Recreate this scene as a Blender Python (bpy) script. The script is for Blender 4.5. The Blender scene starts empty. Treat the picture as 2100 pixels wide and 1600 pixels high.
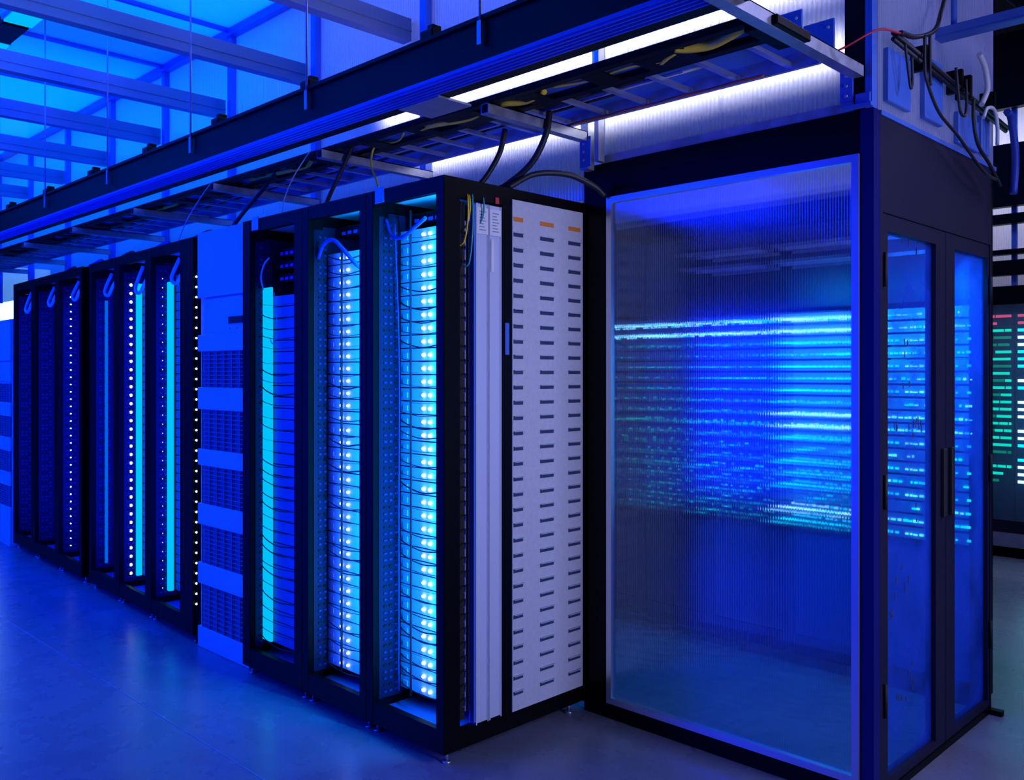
import bpy, bmesh, math, random
from mathutils import Vector, Matrix
random.seed(7)
S = bpy.context.scene
COL = S.collection

# ------------------------------------------------------------------ camera
YAW = 0.7812
cam_d = bpy.data.cameras.new('camera')
cam = bpy.data.objects.new('camera', cam_d)
COL.objects.link(cam)
cam.location = (0, 0, 1.5)
cam.rotation_euler = (math.pi / 2, 0, YAW)
cam_d.sensor_width = 36.0
cam_d.lens = 36.0 * 1842.9 / 2100.0
cam_d.shift_y = -(800 - 763.7) / 2100.0
cam_d.clip_start = 0.05
cam_d.clip_end = 100
S.camera = cam

# ------------------------------------------------------------------ world, exposure
w = bpy.data.worlds.new('world')
S.world = w
w.use_nodes = True
w.node_tree.nodes['Background'].inputs[0].default_value = (0.0, 0.02, 0.12, 1)
w.node_tree.nodes['Background'].inputs[1].default_value = 0.25
S.view_settings.view_transform = 'Standard'
S.view_settings.look = 'None'
S.view_settings.exposure = 0.0
S.view_settings.gamma = 1.0
S.view_settings.use_curve_mapping = False
C = S.cycles
C.use_denoising = True
C.max_bounces = 9
C.diffuse_bounces = 3
C.glossy_bounces = 4
C.transmission_bounces = 7
C.transparent_max_bounces = 16
C.caustics_reflective = False
C.caustics_refractive = False
C.sample_clamp_indirect = 4.0
C.blur_glossy = 0.5

# ------------------------------------------------------------------ room lamps
BLUE = (0.0, 0.015, 1.0)
CYAN = (0.0, 0.26, 1.0)
WHITE = (0.50, 0.50, 1.0)

def area(name, loc, direction, sx, sy, power, color, parent=None, spread=math.pi):
    d = bpy.data.lights.new(name, 'AREA')
    d.shape = 'RECTANGLE'
    d.size = sx
    d.size_y = sy
    d.energy = power
    d.color = color
    d.spread = spread
    o = bpy.data.objects.new(name, d)
    COL.objects.link(o)
    o.location = loc
    o.rotation_euler = Vector(direction).to_track_quat('-Z', 'Y').to_euler()
    if parent:
        o.parent = parent
    return o

# blue daylight-like lamps above the translucent ceiling of the aisle
for x in (-4.6, -8.6, -12.0):
    area('ceiling_backlight', (x, 1.0, 4.35), (0, 0, -1), 3.2, 4.6, 400, (0.0, 0.13, 1.0))
# blue aisle lamps behind and left of the camera
area('aisle_lamp', (-7.5, -1.9, 3.3), (0.05, 0.75, -0.6), 6.0, 0.5, 220, BLUE)
# unseen blue fill lamps added left of and behind the camera
area('blue_fill_lamp', (-6.8, -1.7, 1.2), (0, 1, 0.12), 6.0, 1.8, 290, BLUE)
area('blue_fill_lamp', (-0.6, -1.7, 1.2), (-0.1, 1, 0.15), 1.8, 1.8, 16, BLUE)
# whitish lamp in the open hall to the right
area('hall_lamp', (2.3, 3.3, 3.2), (-0.9, -0.1, -0.55), 0.7, 1.6, 28, (0.36, 0.42, 1.0), spread=1.6)
area('hall_lamp', (1.5, 2.55, 1.35), (-1, 0.02, 0.10), 0.5, 1.5, 16, (0.50, 0.52, 1.0), spread=1.5)
# lamps inside the hot aisle, above the racks
area('hot_aisle_lamp', (-2.55, 3.15, 2.64), (0, -1, 0.05), 2.3, 0.07, 11, (0.88, 0.88, 1.0), spread=2.3)
area('hot_aisle_lamp', (-2.7, 3.16, 2.93), (0, -1, 0.05), 2.7, 0.04, 13, (0.90, 0.88, 1.0), spread=2.3)
area('hot_aisle_lamp', (-3.0, 3.75, 3.6), (0, -0.8, -0.1), 3.4, 0.3, 10, (0.30, 0.34, 1.0))
area('hot_aisle_lamp', (-8.0, 3.75, 3.6), (0, -0.8, -0.6), 6.0, 0.3, 120, (0.0, 0.14, 1.0))
# hall lamp added to brighten the far floor, and lamp inside the far hot aisle
area('hall_lamp', (0.8, 6.0, 4.6), (-0.1, 0, -1), 1.2, 1.6, 130, (0.50, 0.46, 1.0))
area('far_aisle_lamp', (-1.6, 8.6, 3.3), (0, -1, -0.4), 3.6, 0.3, 50, (0.75, 0.75, 1.0))

# ------------------------------------------------------------------ materials
def nmat(name):
    m = bpy.data.materials.new(name)
    m.use_nodes = True
    nt = m.node_tree
    for n in list(nt.nodes):
        nt.nodes.remove(n)
    out = nt.nodes.new('ShaderNodeOutputMaterial')
    return m, nt, out

def pbr(name, col, rough=0.5, metal=0.0, spec=0.5, noise=0.0, nscale=8.0, bump=0.0, rvar=0.0):
    m, nt, out = nmat(name)
    b = nt.nodes.new('ShaderNodeBsdfPrincipled')
    b.inputs['Base Color'].default_value = (*col, 1)
    b.inputs['Roughness'].default_value = rough
    b.inputs['Metallic'].default_value = metal
    b.inputs['Specular IOR Level'].default_value = spec
    nt.links.new(b.outputs[0], out.inputs[0])
    if noise or bump or rvar:
        tc = nt.nodes.new('ShaderNodeTexCoord')
        n = nt.nodes.new('ShaderNodeTexNoise')
        n.inputs['Scale'].default_value = nscale
        n.inputs['Detail'].default_value = 5
        nt.links.new(tc.outputs['Object'], n.inputs['Vector'])
        if noise:
            r = nt.nodes.new('ShaderNodeMapRange')
            r.inputs[1].default_value = 0.3
            r.inputs[2].default_value = 0.7
            r.inputs[3].default_value = 1 - noise
            r.inputs[4].default_value = 1 + noise
            nt.links.new(n.outputs[0], r.inputs[0])
            mx = nt.nodes.new('ShaderNodeVectorMath')
            mx.operation = 'SCALE'
            mx.inputs[0].default_value = col
            nt.links.new(r.outputs[0], mx.inputs['Scale'])
            nt.links.new(mx.outputs[0], b.inputs['Base Color'])
        if rvar:
            r2 = nt.nodes.new('ShaderNodeMapRange')
            r2.inputs[1].default_value = 0.3
            r2.inputs[2].default_value = 0.7
            r2.inputs[3].default_value = rough - rvar
            r2.inputs[4].default_value = rough + rvar
            nt.links.new(n.outputs[0], r2.inputs[0])
            nt.links.new(r2.outputs[0], b.inputs['Roughness'])
        if bump:
            bp = nt.nodes.new('ShaderNodeBump')
            bp.inputs['Strength'].default_value = bump
            bp.inputs['Distance'].default_value = 0.01
            nt.links.new(n.outputs[0], bp.inputs['Height'])
            nt.links.new(bp.outputs[0], b.inputs['Normal'])
    return m

def emis(name, col, strength, sample=False):
    m, nt, out = nmat(name)
    e = nt.nodes.new('ShaderNodeEmission')
    e.inputs[0].default_value = (*col, 1)
    e.inputs[1].default_value = strength
    nt.links.new(e.outputs[0], out.inputs[0])
    if not sample:
        m.cycles.emission_sampling = 'NONE'
    return m

def sheet(name, axis, rib, tcol, transp, transl, gloss, tint=(1, 1, 1), grough=0.15, smudge=0.0, bumps=0.25, ribs=False):
    """multiwall polycarbonate: translucent + transparent + glossy, ribs as bump"""
    m, nt, out = nmat(name)
    L = nt.links
    tc = nt.nodes.new('ShaderNodeTexCoord')
    wv = nt.nodes.new('ShaderNodeTexWave')
    wv.bands_direction = axis
    wv.inputs['Scale'].default_value = rib
    wv.inputs['Distortion'].default_value = 0.0
    L.new(tc.outputs['Object'], wv.inputs['Vector'])
    bp = nt.nodes.new('ShaderNodeBump')
    bp.inputs['Strength'].default_value = bumps
    bp.inputs['Distance'].default_value = 0.004
    L.new(wv.outputs['Fac'], bp.inputs['Height'])
    tl = nt.nodes.new('ShaderNodeBsdfTranslucent')
    tl.inputs[0].default_value = (*tcol, 1)
    L.new(bp.outputs[0], tl.inputs['Normal'])
    df = nt.nodes.new('ShaderNodeBsdfDiffuse')
    df.inputs[0].default_value = (*tcol, 1)
    mixd = nt.nodes.new('ShaderNodeMixShader')
    mixd.inputs[0].default_value = 0.3
    L.new(tl.outputs[0], mixd.inputs[1])
    L.new(df.outputs[0], mixd.inputs[2])
    tr = nt.nodes.new('ShaderNodeBsdfTransparent')
    tr.inputs[0].default_value = (*tint, 1)
    gl = nt.nodes.new('ShaderNodeBsdfGlossy')
    gl.inputs['Roughness'].default_value = grough
    gl.inputs[0].default_value = (0.9, 0.9, 0.95, 1)
    L.new(bp.outputs[0], gl.inputs['Normal'])
    m1 = nt.nodes.new('ShaderNodeMixShader')
    m1.inputs[0].default_value = transp / (transp + transl)
    L.new(mixd.outputs[0], m1.inputs[1])
    L.new(tr.outputs[0], m1.inputs[2])
    if ribs:
        rr_ = nt.nodes.new('ShaderNodeMapRange')
        b0 = transp / (transp + transl)
        rr_.inputs[3].default_value = b0 * 0.5
        rr_.inputs[4].default_value = min(1.0, b0 * 1.7)
        L.new(wv.outputs['Fac'], rr_.inputs[0])
        L.new(rr_.outputs[0], m1.inputs[0])
    if smudge:
        nz = nt.nodes.new('ShaderNodeTexNoise')
        nz.inputs['Scale'].default_value = 5.0
        nz.inputs['Detail'].default_value = 4
        L.new(tc.outputs['Object'], nz.inputs['Vector'])
        r = nt.nodes.new('ShaderNodeMapRange')
        r.inputs[1].default_value = 0.35
        r.inputs[2].default_value = 0.65
        base = transp / (transp + transl)
        r.inputs[3].default_value = max(0, base - smudge)
        r.inputs[4].default_value = min(1, base + smudge)
        L.new(nz.outputs[0], r.inputs[0])
        L.new(r.outputs[0], m1.inputs[0])
    m2 = nt.nodes.new('ShaderNodeMixShader')
    m2.inputs[0].default_value = gloss
    L.new(m1.outputs[0], m2.inputs[1])
    L.new(gl.outputs[0], m2.inputs[2])
    L.new(m2.outputs[0], out.inputs[0])
    return m

M = {}
M['black'] = pbr('black_powder_coat', (0.0012, 0.0012, 0.0022), 0.45, 0.0, 0.12)
M['black_wide'] = pbr('black_panel_paint', (0.011, 0.010, 0.030), 0.5, 0.0, 0.2, noise=0.12, nscale=3)
M['hole'] = pbr('dark_opening', (0.004, 0.004, 0.006), 0.7)
M['perf'] = pbr('perforated_dark_steel', (0.010, 0.010, 0.050), 0.45, 0.3)
M['tick'] = pbr('cable_finger_plastic', (0.028, 0.035, 0.20), 0.5)
M['steel'] = pbr('galvanised_steel', (0.42, 0.44, 0.50), 0.42, 0.75, noise=0.15, nscale=20, rvar=0.1)
M['alu'] = pbr('brushed_aluminium', (0.66, 0.68, 0.74), 0.30, 0.85)
M['channel'] = pbr('satin_aluminium_channel', (0.68, 0.72, 0.84), 0.35, 0.2)
M['server'] = pbr('server_face_plastic', (0.55, 0.66, 0.85), 0.45)
M['server_dark'] = pbr('server_face_dark', (0.12, 0.16, 0.40), 0.45)
M['server_body'] = pbr('server_case', (0.06, 0.07, 0.14), 0.5, 0.4)
M['vent_panel'] = pbr('light_grey_vented_panel', (0.56, 0.56, 0.60), 0.55, noise=0.05, nscale=60)
M['vent_lip'] = pbr('vent_lip_grey', (0.40, 0.46, 0.56), 0.4)
M['vent_slot'] = pbr('vent_slot_dark', (0.035, 0.045, 0.10), 0.5)
M['vent_orange'] = pbr('orange_sticker', (0.75, 0.22, 0.03), 0.5)
M['cabinet'] = pbr('white_cabinet_paint', (0.62, 0.66, 0.72), 0.45, noise=0.04, nscale=2)
M['grille'] = pbr('grey_grille', (0.10, 0.12, 0.20), 0.5)
M['grille_bar'] = pbr('grille_slat', (0.22, 0.24, 0.36), 0.5)
M['paper'] = pbr('paper_label', (0.80, 0.80, 0.82), 0.7)
M['ink'] = pbr('ink_grey', (0.28, 0.28, 0.32), 0.7)
M['yellow'] = pbr('yellow_fibre', (0.95, 0.66, 0.03), 0.4)
M['red'] = pbr('red_plastic', (0.6, 0.03, 0.04), 0.45)
M['teal'] = pbr('teal_cable', (0.05, 0.42, 0.48), 0.45)
M['white_cable'] = pbr('white_cable', (0.72, 0.70, 0.70), 0.45)
M['blue_cable'] = pbr('blue_cable', (0.03, 0.07, 0.45), 0.45)
M['rubber'] = pbr('black_cable', (0.012, 0.012, 0.018), 0.5)
M['bluepaint'] = pbr('blue_painted_steel', (0.06, 0.16, 0.62), 0.4, 0.0)
M['rack_floor'] = pbr('rack_base_plate', (0.08, 0.18, 0.60), 0.3, 0.2)
M['rack_roof'] = pbr('rack_roof_plate', (0.75, 0.80, 0.85), 0.4, 0.0)
M['ceil_beam'] = pbr('ceiling_beam_metal', (0.22, 0.25, 0.34), 0.5, 0.3)
M['blue_lit_post'] = pbr('black_with_painted_blue_light', (0.004, 0.006, 0.10), 0.4, 0.0, 0.2)  # dark post metal with the blue lamp light put into its base colour
M['liner'] = pbr('blue_liner_sheet', (0.10, 0.28, 0.85), 0.4)
M['copper'] = pbr('grounding_copper', (0.45, 0.10, 0.07), 0.4, 0.3)
M['wall'] = pbr('hall_wall_paint', (0.05, 0.05, 0.08), 0.8, noise=0.1, nscale=1)
M['dark_ceiling'] = pbr('dark_ceiling_deck', (0.03, 0.03, 0.04), 0.8)
M['led'] = emis('white_status_light', (0.70, 0.95, 1.0), 4.0)
M['led_small'] = emis('violet_status_light', (0.6, 0.5, 1.0), 1.6)
M['lightbar'] = emis('cyan_light_bar', (0.0, 0.55, 1.0), 1.0)
M['lightbar_blue'] = emis('blue_light_bar', (0.0, 0.16, 1.0), 0.8)
M['tube'] = emis('cyan_ceiling_tube', (0.0, 0.50, 1.0), 1.0)
M['led_cyan'] = emis('cyan_status_lights', (0.0, 0.72, 1.0), 3.2)
M['led_green'] = emis('green_status_lights', (0.0, 0.50, 0.35), 1.8)
M['led_pale'] = emis('pale_status_lights', (0.30, 0.80, 1.0), 4.0)
M['led_deep'] = emis('deep_green_status_lights', (0.0, 0.22, 0.12), 1.0)
M['led_red'] = emis('red_status_lights', (0.8, 0.1, 0.25), 0.8)
M['poly'] = sheet('polycarbonate_wall', 'X', 17.0, (0.72, 0.72, 0.80), 0.24, 0.76, 0.10, ribs=True)
M['poly_end'] = sheet('polycarbonate_end_wall', 'Y', 17.0, (0.62, 0.62, 0.78), 0.25, 0.75, 0.12, ribs=True)
M['ceil'] = sheet('translucent_ceiling', 'Y', 3.0, (0.75, 0.80, 0.90), 0.05, 0.95, 0.06, bumps=0.05)
M['far_pane'] = sheet('far_clear_pane', 'X', 2.0, (0.3, 0.4, 0.8), 0.92, 0.08, 0.05, bumps=0.0)
M['door_pane'] = sheet('hazy_door_pane', 'X', 2.0, (0.05, 0.16, 0.80), 0.62, 0.38, 0.06, tint=(0.45, 0.85, 1.0), smudge=0.16, bumps=0.0)

def floor_mat():
    m, nt, out = nmat('polished_concrete')
    L = nt.links
    b = nt.nodes.new('ShaderNodeBsdfPrincipled')
    tc = nt.nodes.new('ShaderNodeTexCoord')
    n1 = nt.nodes.new('ShaderNodeTexNoise'); n1.inputs['Scale'].default_value = 1.1; n1.inputs['Detail'].default_value = 8
    n2 = nt.nodes.new('ShaderNodeTexNoise'); n2.inputs['Scale'].default_value = 5; n2.inputs['Detail'].default_value = 8
    L.new(tc.outputs['Object'], n1.inputs['Vector']); L.new(tc.outputs['Object'], n2.inputs['Vector'])
    ad = nt.nodes.new('ShaderNodeMath'); ad.operation = 'ADD'
    L.new(n1.outputs[0], ad.inputs[0]); L.new(n2.outputs[0], ad.inputs[1])
    cr = nt.nodes.new('ShaderNodeValToRGB')
    cr.color_ramp.elements[0].position = 0.35; cr.color_ramp.elements[0].color = (0.145, 0.155, 0.20, 1)
    cr.color_ramp.elements[1].position = 0.65; cr.color_ramp.elements[1].color = (0.19, 0.20, 0.25, 1)
    hf = nt.nodes.new('ShaderNodeMath'); hf.operation = 'MULTIPLY'; hf.inputs[1].default_value = 0.5
    L.new(ad.outputs[0], hf.inputs[0]); L.new(hf.outputs[0], cr.inputs[0])
    L.new(cr.outputs[0], b.inputs['Base Color'])
    r = nt.nodes.new('ShaderNodeMapRange')
    r.inputs[1].default_value = 0.3; r.inputs[2].default_value = 0.7
    r.inputs[3].default_value = 0.25; r.inputs[4].default_value = 0.30
    L.new(n2.outputs[0], r.inputs[0]); L.new(r.outputs[0], b.inputs['Roughness'])
    L.new(b.outputs[0], out.inputs[0])
    return m
M['floor'] = floor_mat()

def pane_mat():
    m, nt, out = nmat('ribbed_polycarbonate_pane')
    L = nt.links
    tr = nt.nodes.new('ShaderNodeBsdfTransparent'); tr.inputs[0].default_value = (0.72, 0.84, 1.0, 1)
    gl = nt.nodes.new('ShaderNodeBsdfGlass'); gl.inputs['IOR'].default_value = 1.09; gl.inputs['Roughness'].default_value = 0.06
    gl.inputs[0].default_value = (0.92, 0.96, 1.0, 1)
    tl = nt.nodes.new('ShaderNodeBsdfTranslucent'); tl.inputs[0].default_value = (0.55, 0.62, 0.8, 1)
    gs = nt.nodes.new('ShaderNodeBsdfGlossy'); gs.inputs['Roughness'].default_value = 0.12; gs.inputs[0].default_value = (0.8, 0.85, 1.0, 1)
    a = nt.nodes.new('ShaderNodeMixShader'); a.inputs[0].default_value = 0.60
    L.new(tr.outputs[0], a.inputs[1]); L.new(gl.outputs[0], a.inputs[2])
    b = nt.nodes.new('ShaderNodeMixShader'); b.inputs[0].default_value = 0.025
    L.new(a.outputs[0], b.inputs[1]); L.new(tl.outputs[0], b.inputs[2])
    c = nt.nodes.new('ShaderNodeMixShader'); c.inputs[0].default_value = 0.11
    L.new(b.outputs[0], c.inputs[1]); L.new(gs.outputs[0], c.inputs[2])
    L.new(c.outputs[0], out.inputs[0])
    return m
M['pane'] = pane_mat()

# ------------------------------------------------------------------ mesh helpers
class MB:
    def __init__(self):
        self.bm = bmesh.new()
        self.mats = []
    def mi(self, mat):
        if mat not in self.mats:
            self.mats.append(mat)
        return self.mats.index(mat)
    def box(self, x0, x1, y0, y1, z0, z1, mat, bev=0.0):
        v = [self.bm.verts.new(p) for p in ((x0, y0, z0), (x1, y0, z0), (x1, y1, z0), (x0, y1, z0), (x0, y0, z1), (x1, y0, z1), (x1, y1, z1), (x0, y1, z1))]
        k = self.mi(mat)
        fs = []
        for q in ((3, 2, 1, 0), (4, 5, 6, 7), (0, 1, 5, 4), (1, 2, 6, 5), (2, 3, 7, 6), (3, 0, 4, 7)):
            f = self.bm.faces.new([v[i] for i in q])
            f.material_index = k
            fs.append(f)
        if bev:
            es = list({e for f in fs for e in f.edges})
            r = bmesh.ops.bevel(self.bm, geom=es, offset=bev, segments=1, affect='EDGES', profile=0.5)
            for f in r['faces']:
                f.material_index = k
        return self
    def cyl(self, p0, p1, r, mat, n=10, r2=None):
        p0, p1 = Vector(p0), Vector(p1)
        self.tube([p0, p1], r, mat, n, r2)
        return self
    def tube(self, pts, r, mat, n=8, r2=None):
        pts = [Vector(p) for p in pts]
        k = self.mi(mat)
        rings = []
        up = None
        for i, p in enumerate(pts):
            if i == 0:
                t = pts[1] - p
            elif i == len(pts) - 1:
                t = p - pts[i - 1]
            else:
                t = pts[i + 1] - pts[i - 1]
            t.normalize()
            if up is None:
                up = Vector((0, 0, 1)) if abs(t.z) < 0.9 else Vector((1, 0, 0))
            a = t.cross(up).normalized()
            b = a.cross(t).normalized()
            up = b
            rr = r if (r2 is None or i == 0) else r2
            rings.append([self.bm.verts.new(p + a * (rr * math.cos(2 * math.pi * j / n)) + b * (rr * math.sin(2 * math.pi * j / n))) for j in range(n)])
        for i in range(len(rings) - 1):
            for j in range(n):
                f = self.bm.faces.new((rings[i][j], rings[i + 1][j], rings[i + 1][(j + 1) % n], rings[i][(j + 1) % n]))
                f.material_index = k
                f.smooth = True
        for rg, flip in ((rings[0], False), (rings[-1], True)):
            f = self.bm.faces.new(rg if not flip else list(reversed(rg)))
            f.material_index = k
        return self
    def ball(self, c, r, mat, seg=8):
        k = self.mi(mat)
        res = bmesh.ops.create_uvsphere(self.bm, u_segments=seg, v_segments=max(4, seg // 2), radius=r, matrix=Matrix.Translation(c))
        for v in res['verts']:
            for f in v.link_faces:
                f.material_index = k
                f.smooth = True
        return self
    def build(self, name, parent=None, loc=(0, 0, 0), rotz=0.0):
        bmesh.ops.recalc_face_normals(self.bm, faces=self.bm.faces)
        me = bpy.data.meshes.new(name)
        self.bm.to_mesh(me)
        self.bm.free()
        for m in self.mats:
            me.materials.append(M[m])
        o = bpy.data.objects.new(name, me)
        COL.objects.link(o)
        o.location = loc
        o.rotation_euler = (0, 0, rotz)
        if parent:
            o.parent = parent
        return o

def tag(o, label, cat, group=None, kind=None):
    if label: o['label'] = label
    if cat: o['category'] = cat
    if group: o['group'] = group
    if kind: o['kind'] = kind
    return o

def empty(name, loc, rotz=0.0):
    o = bpy.data.objects.new(name, None)
    COL.objects.link(o)
    o.location = loc
    o.rotation_euler = (0, 0, rotz)
    o.empty_display_size = 0.1
    return o

def struct(o):
    o['kind'] = 'structure'
    return o

def copy_tree(o, parent=None):
    c = o.copy()
    COL.objects.link(c)
    c.parent = parent
    for ch in list(o.children):
        copy_tree(ch, c)
    return c

def smooth_path(pts, per=8):
    P = [Vector(p) for p in pts]
    P = [P[0] * 2 - P[1]] + P + [P[-1] * 2 - P[-2]]
    out = []
    for i in range(1, len(P) - 2):
        for k in range(per):
            t = k / per
            a, b, c, d = P[i - 1], P[i], P[i + 1], P[i + 2]
            out.append(0.5 * ((2 * b) + (c - a) * t + (2 * a - 5 * b + 4 * c - d) * t * t + (3 * b - a - 3 * c + d) * t ** 3))
    out.append(P[-2])
    return out

# ------------------------------------------------------------------ room shell
struct(MB().box(-16, 7, -4, 13, -0.2, 0, 'floor').build('floor'))
struct(MB().box(-16.2, -16, -4, 13, 0, 4.9, 'wall').build('wall_left'))
struct(MB().box(7, 7.2, -4, 13, 0, 4.9, 'wall').build('wall_right'))
struct(MB().box(-16, 7, 13, 13.2, 0, 4.9, 'wall').build('wall_back'))
struct(MB().box(-16, 7, -4.2, -4, 0, 4.9, 'wall').build('wall_front'))
struct(MB().box(-16, 7, -4, 13, 4.9, 5.0, 'dark_ceiling').build('ceiling'))
# luminous translucent ceiling over the cold aisle, one sheet per bay
CX = [-3.67 - 1.045 * i for i in range(-1, 11)]
for i in range(len(CX) - 1):
    struct(MB().box(CX[i + 1] + 0.015, CX[i] - 0.015, -1.6, 3.03, 3.87, 3.885, 'ceil').build('ceiling'))
for i, x in enumerate(CX):
    struct(MB().box(x - 0.02, x + 0.02, -1.6, 3.03, 3.85, 3.90, 'bluepaint').build('trim_%d' % (i + 1)))
struct(MB().box(CX[-1], CX[0], 3.02, 3.10, 3.82, 3.92, 'bluepaint').build('trim_20'))
# saw-cut joints in the concrete
struct(MB().box(-15, 3, 1.702, 1.708, 0.0, 0.0012, 'steel').build('trim_21'))
struct(MB().box(-15, 3, -0.9, -0.894, 0.0, 0.0012, 'steel').build('trim_22'))

# ------------------------------------------------------------------ rack row builders
X0, Y0 = -2.58, 2.236
H = 2.25
ROWB = ((-4.75, 2.285), math.radians(-2.65))

def row_pt(row, lx, ly, lz):
    if row == 'A':
        return (X0 + lx, Y0 + ly, lz)
    (ox, oy), a = ROWB
    return (ox + lx * math.cos(a) - ly * math.sin(a), oy + lx * math.sin(a) + ly * math.cos(a), lz)

def row_rot(row):
    return 0.0 if row == 'A' else ROWB[1]

def foot_mesh(x, y):
    m = MB()
    m.cyl((x, y, 0), (x, y, 0.008), 0.018, 'alu', 10)
    m.cyl((x, y, 0.008), (x, y, 0.05), 0.006, 'alu', 8)
    return m

def make_rack(row, lx1, width, label, fd=0.13, post=0.048, rpost=None, end=False, depth=0.80, bar=None, strip=4.0,
              strip_col=CYAN, fingers=True, roof='rack_roof', tagc=None):
    """local frame: x from -width to 0, y into the row"""
    p = row_pt(row, lx1, 0, 0)
    R = empty('server_rack', p, row_rot(row))
    tag(R, label, 'rack', 'open server racks of the near row')
    W = width
    rp = rpost or post
    zb = 0.045
    # front and rear posts
    pd = 0.082
    MB().box(-rp, 0, 0, pd, zb, H, 'black', 0.002).build('post', R)
    MB().box(-W, -W + post, 0, pd, zb, H, 'black', 0.002).build('post', R)
    MB().box(-rp, 0, depth - 0.05, depth, zb, H, 'black', 0.002).build('post', R)
    MB().box(-W, -W + post, depth - 0.05, depth, zb, H, 'black', 0.002).build('post', R)
    # base
    m = MB()
    m.box(-W + post, -rp, 0.002, 0.03, zb, zb + 0.09, 'black')
    m.box(-W + post, -rp, depth - 0.03, depth - 0.002, zb, zb + 0.09, 'black')
    m.box(-0.03, -0.002, pd, depth - 0.05, zb, zb + 0.075, 'black')
    m.box(-W + 0.002, -W + 0.03, pd, depth - 0.05, zb, zb + 0.075, 'black')
    m.build('base_frame', R)
    m = MB()
    m.box(-W + 0.031, -0.031, 0.031, depth - 0.031, 0.085, 0.095, 'rack_floor')
    for hx in (0.3, 0.45, 0.6):
        m.cyl((-W * hx, 0.09, 0.0952), (-W * hx, 0.09, 0.0958), 0.006, 'hole', 8)
    m.build('base_plate', R)
    # top
    m = MB()
    m.box(-W + post, -rp, 0.002, 0.03, H - 0.06, H, 'black')
    m.box(-W + post, -rp, depth - 0.03, depth - 0.002, H - 0.06, H, 'black')
    m.box(-0.03, -0.002, pd, depth - 0.05, H - 0.075, H, 'black')
    m.box(-W + 0.002, -W + 0.03, pd, depth - 0.05, H - 0.075, H, 'black')
    m.build('top_frame', R)
    MB().box(-W + 0.031, -0.031, 0.031, depth - 0.031, H - 0.03, H - 0.022, roof).build('top_plate', R)
    # left side: cable manager wall with rows of small fingers
    m = MB()
    m.box(-W + 0.031, -W + 0.036, pd, depth - 0.06, 0.13, H - 0.08, 'perf')
    m.build('side_panel', R)
    m = MB()
    xw = -W + post
    m.box(xw - 0.004, xw + 0.003, 0.03, fd - 0.004, 0.14, H - 0.10, 'perf')
    if fingers:
        z = 0.16
        k = 0
        while z < H - 0.13:
            for yy in (0.052, 0.080, 0.108):
                if yy < fd - 0.01:
                    m.box(xw + 0.002, xw + 0.009, yy, yy + 0.014, z, z + 0.008, 'tick' if (k + int(yy * 100)) % 3 else 'hole')
            z += 0.0275
            k += 1
    m.build('cable_manager', R)
    if not end:
        MB().box(-0.036, -0.031, pd, depth - 0.06, 0.13, H - 0.08, 'perf').build('side_panel', R)
    for fx in (-0.03, -W + 0.03):
        for fy in (0.04, depth - 0.05):
            foot_mesh(fx, fy).build('leveling_foot', R)
    if strip:
        # vertical light strip on the back of the right front post, aimed at the servers
        s = MB().box(-rp - 0.008, -rp, 0.045, 0.058, 0.25, 2.12, 'lightbar').build('light_strip', R)
        area('rack_lamp', (-rp - 0.012, 0.052, 1.20), (-1, 0.45, 0.0), 0.02, 1.94, strip, strip_col, parent=R)
    if bar:
        bx0, bx1, by0, by1, bz0, bz1, bm_ = bar
        MB().box(bx0, bx1, by0, by1, bz0, bz1, bm_, 0.003).build('light_bar', R)
    if tagc is not None:
        t = MB().box(tagc - 0.03, tagc + 0.03, -0.003, 0.001, H - 0.055, H + 0.01, 'server').build('name_tag', R)
        t['label'] = 'small pale tag on the top rail'
    return R

SCACHE = {}
def fill_servers(row, lx1, width, fd, label, group, z0=0.165, z1=2.10, mat='server', leds=(), cable=True, post=0.048,
                 ledr=0.007, ledmat='led', bright_skip=None, left_cut=0.0, led_on_wall=None):
    pitch = 0.0553
    W = width - post - 0.040 - left_cut
    key = (row, lx1)
    proto = None
    z = z0
    i = 0
    rr = random.Random(int(abs(lx1) * 1000) + 5)
    while z + 0.045 < z1:
        loc = row_pt(row, lx1 - 0.040 - W / 2, fd, z)
        if proto is None:
            m = MB()
            m.box(-W / 2, W / 2, 0.004, 0.50, 0.0, 0.052, 'server_body')
            m.box(-W / 2 + 0.002, W / 2 - 0.002, 0.0, 0.004, 0.001, 0.051, mat)
            m.box(-W / 2 + 0.02, -W / 2 + 0.05, -0.004, 0.0, 0.012, 0.034, mat)
            proto = m.build('rack_server', None, loc, row_rot(row))
            for lx in leds:
                q = MB()
                q.ball((lx - (lx1 - 0.040 - W / 2), -0.006, 0.024), ledr, ledmat, 8)
                q.build('status_light', proto)
            if led_on_wall:
                q = MB()
                q.ball((-W / 2 + 0.004, led_on_wall - fd, 0.024), ledr, ledmat, 8)
                q.build('status_light', proto)
            if cable:
                q = MB()
                pts = [(-W / 2 - 0.004, -0.02, 0.03), (-W / 2 + 0.05, -0.022, 0.012), (-W / 2 + 0.16, -0.018, 0.0), (0.05, -0.016, 0.004), (W / 2 - 0.06, -0.02, 0.010), (W / 2 - 0.01, -0.012, 0.016)]
                q.tube(smooth_path(pts, 4), 0.0016, 'rubber', 5)
                q.build('patch_cable', proto)
            o = proto
        else:
            o = copy_tree(proto)
            o.location = loc
        for ch in o.children:
            if ch.name.startswith('patch_cable'):
                ch.scale = (1, 1, rr.uniform(0.4, 2.2))
                ch.location.z = rr.uniform(-0.012, 0.012)
        tag(o, label, 'server', group)
        z += pitch
        i += 1

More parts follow.
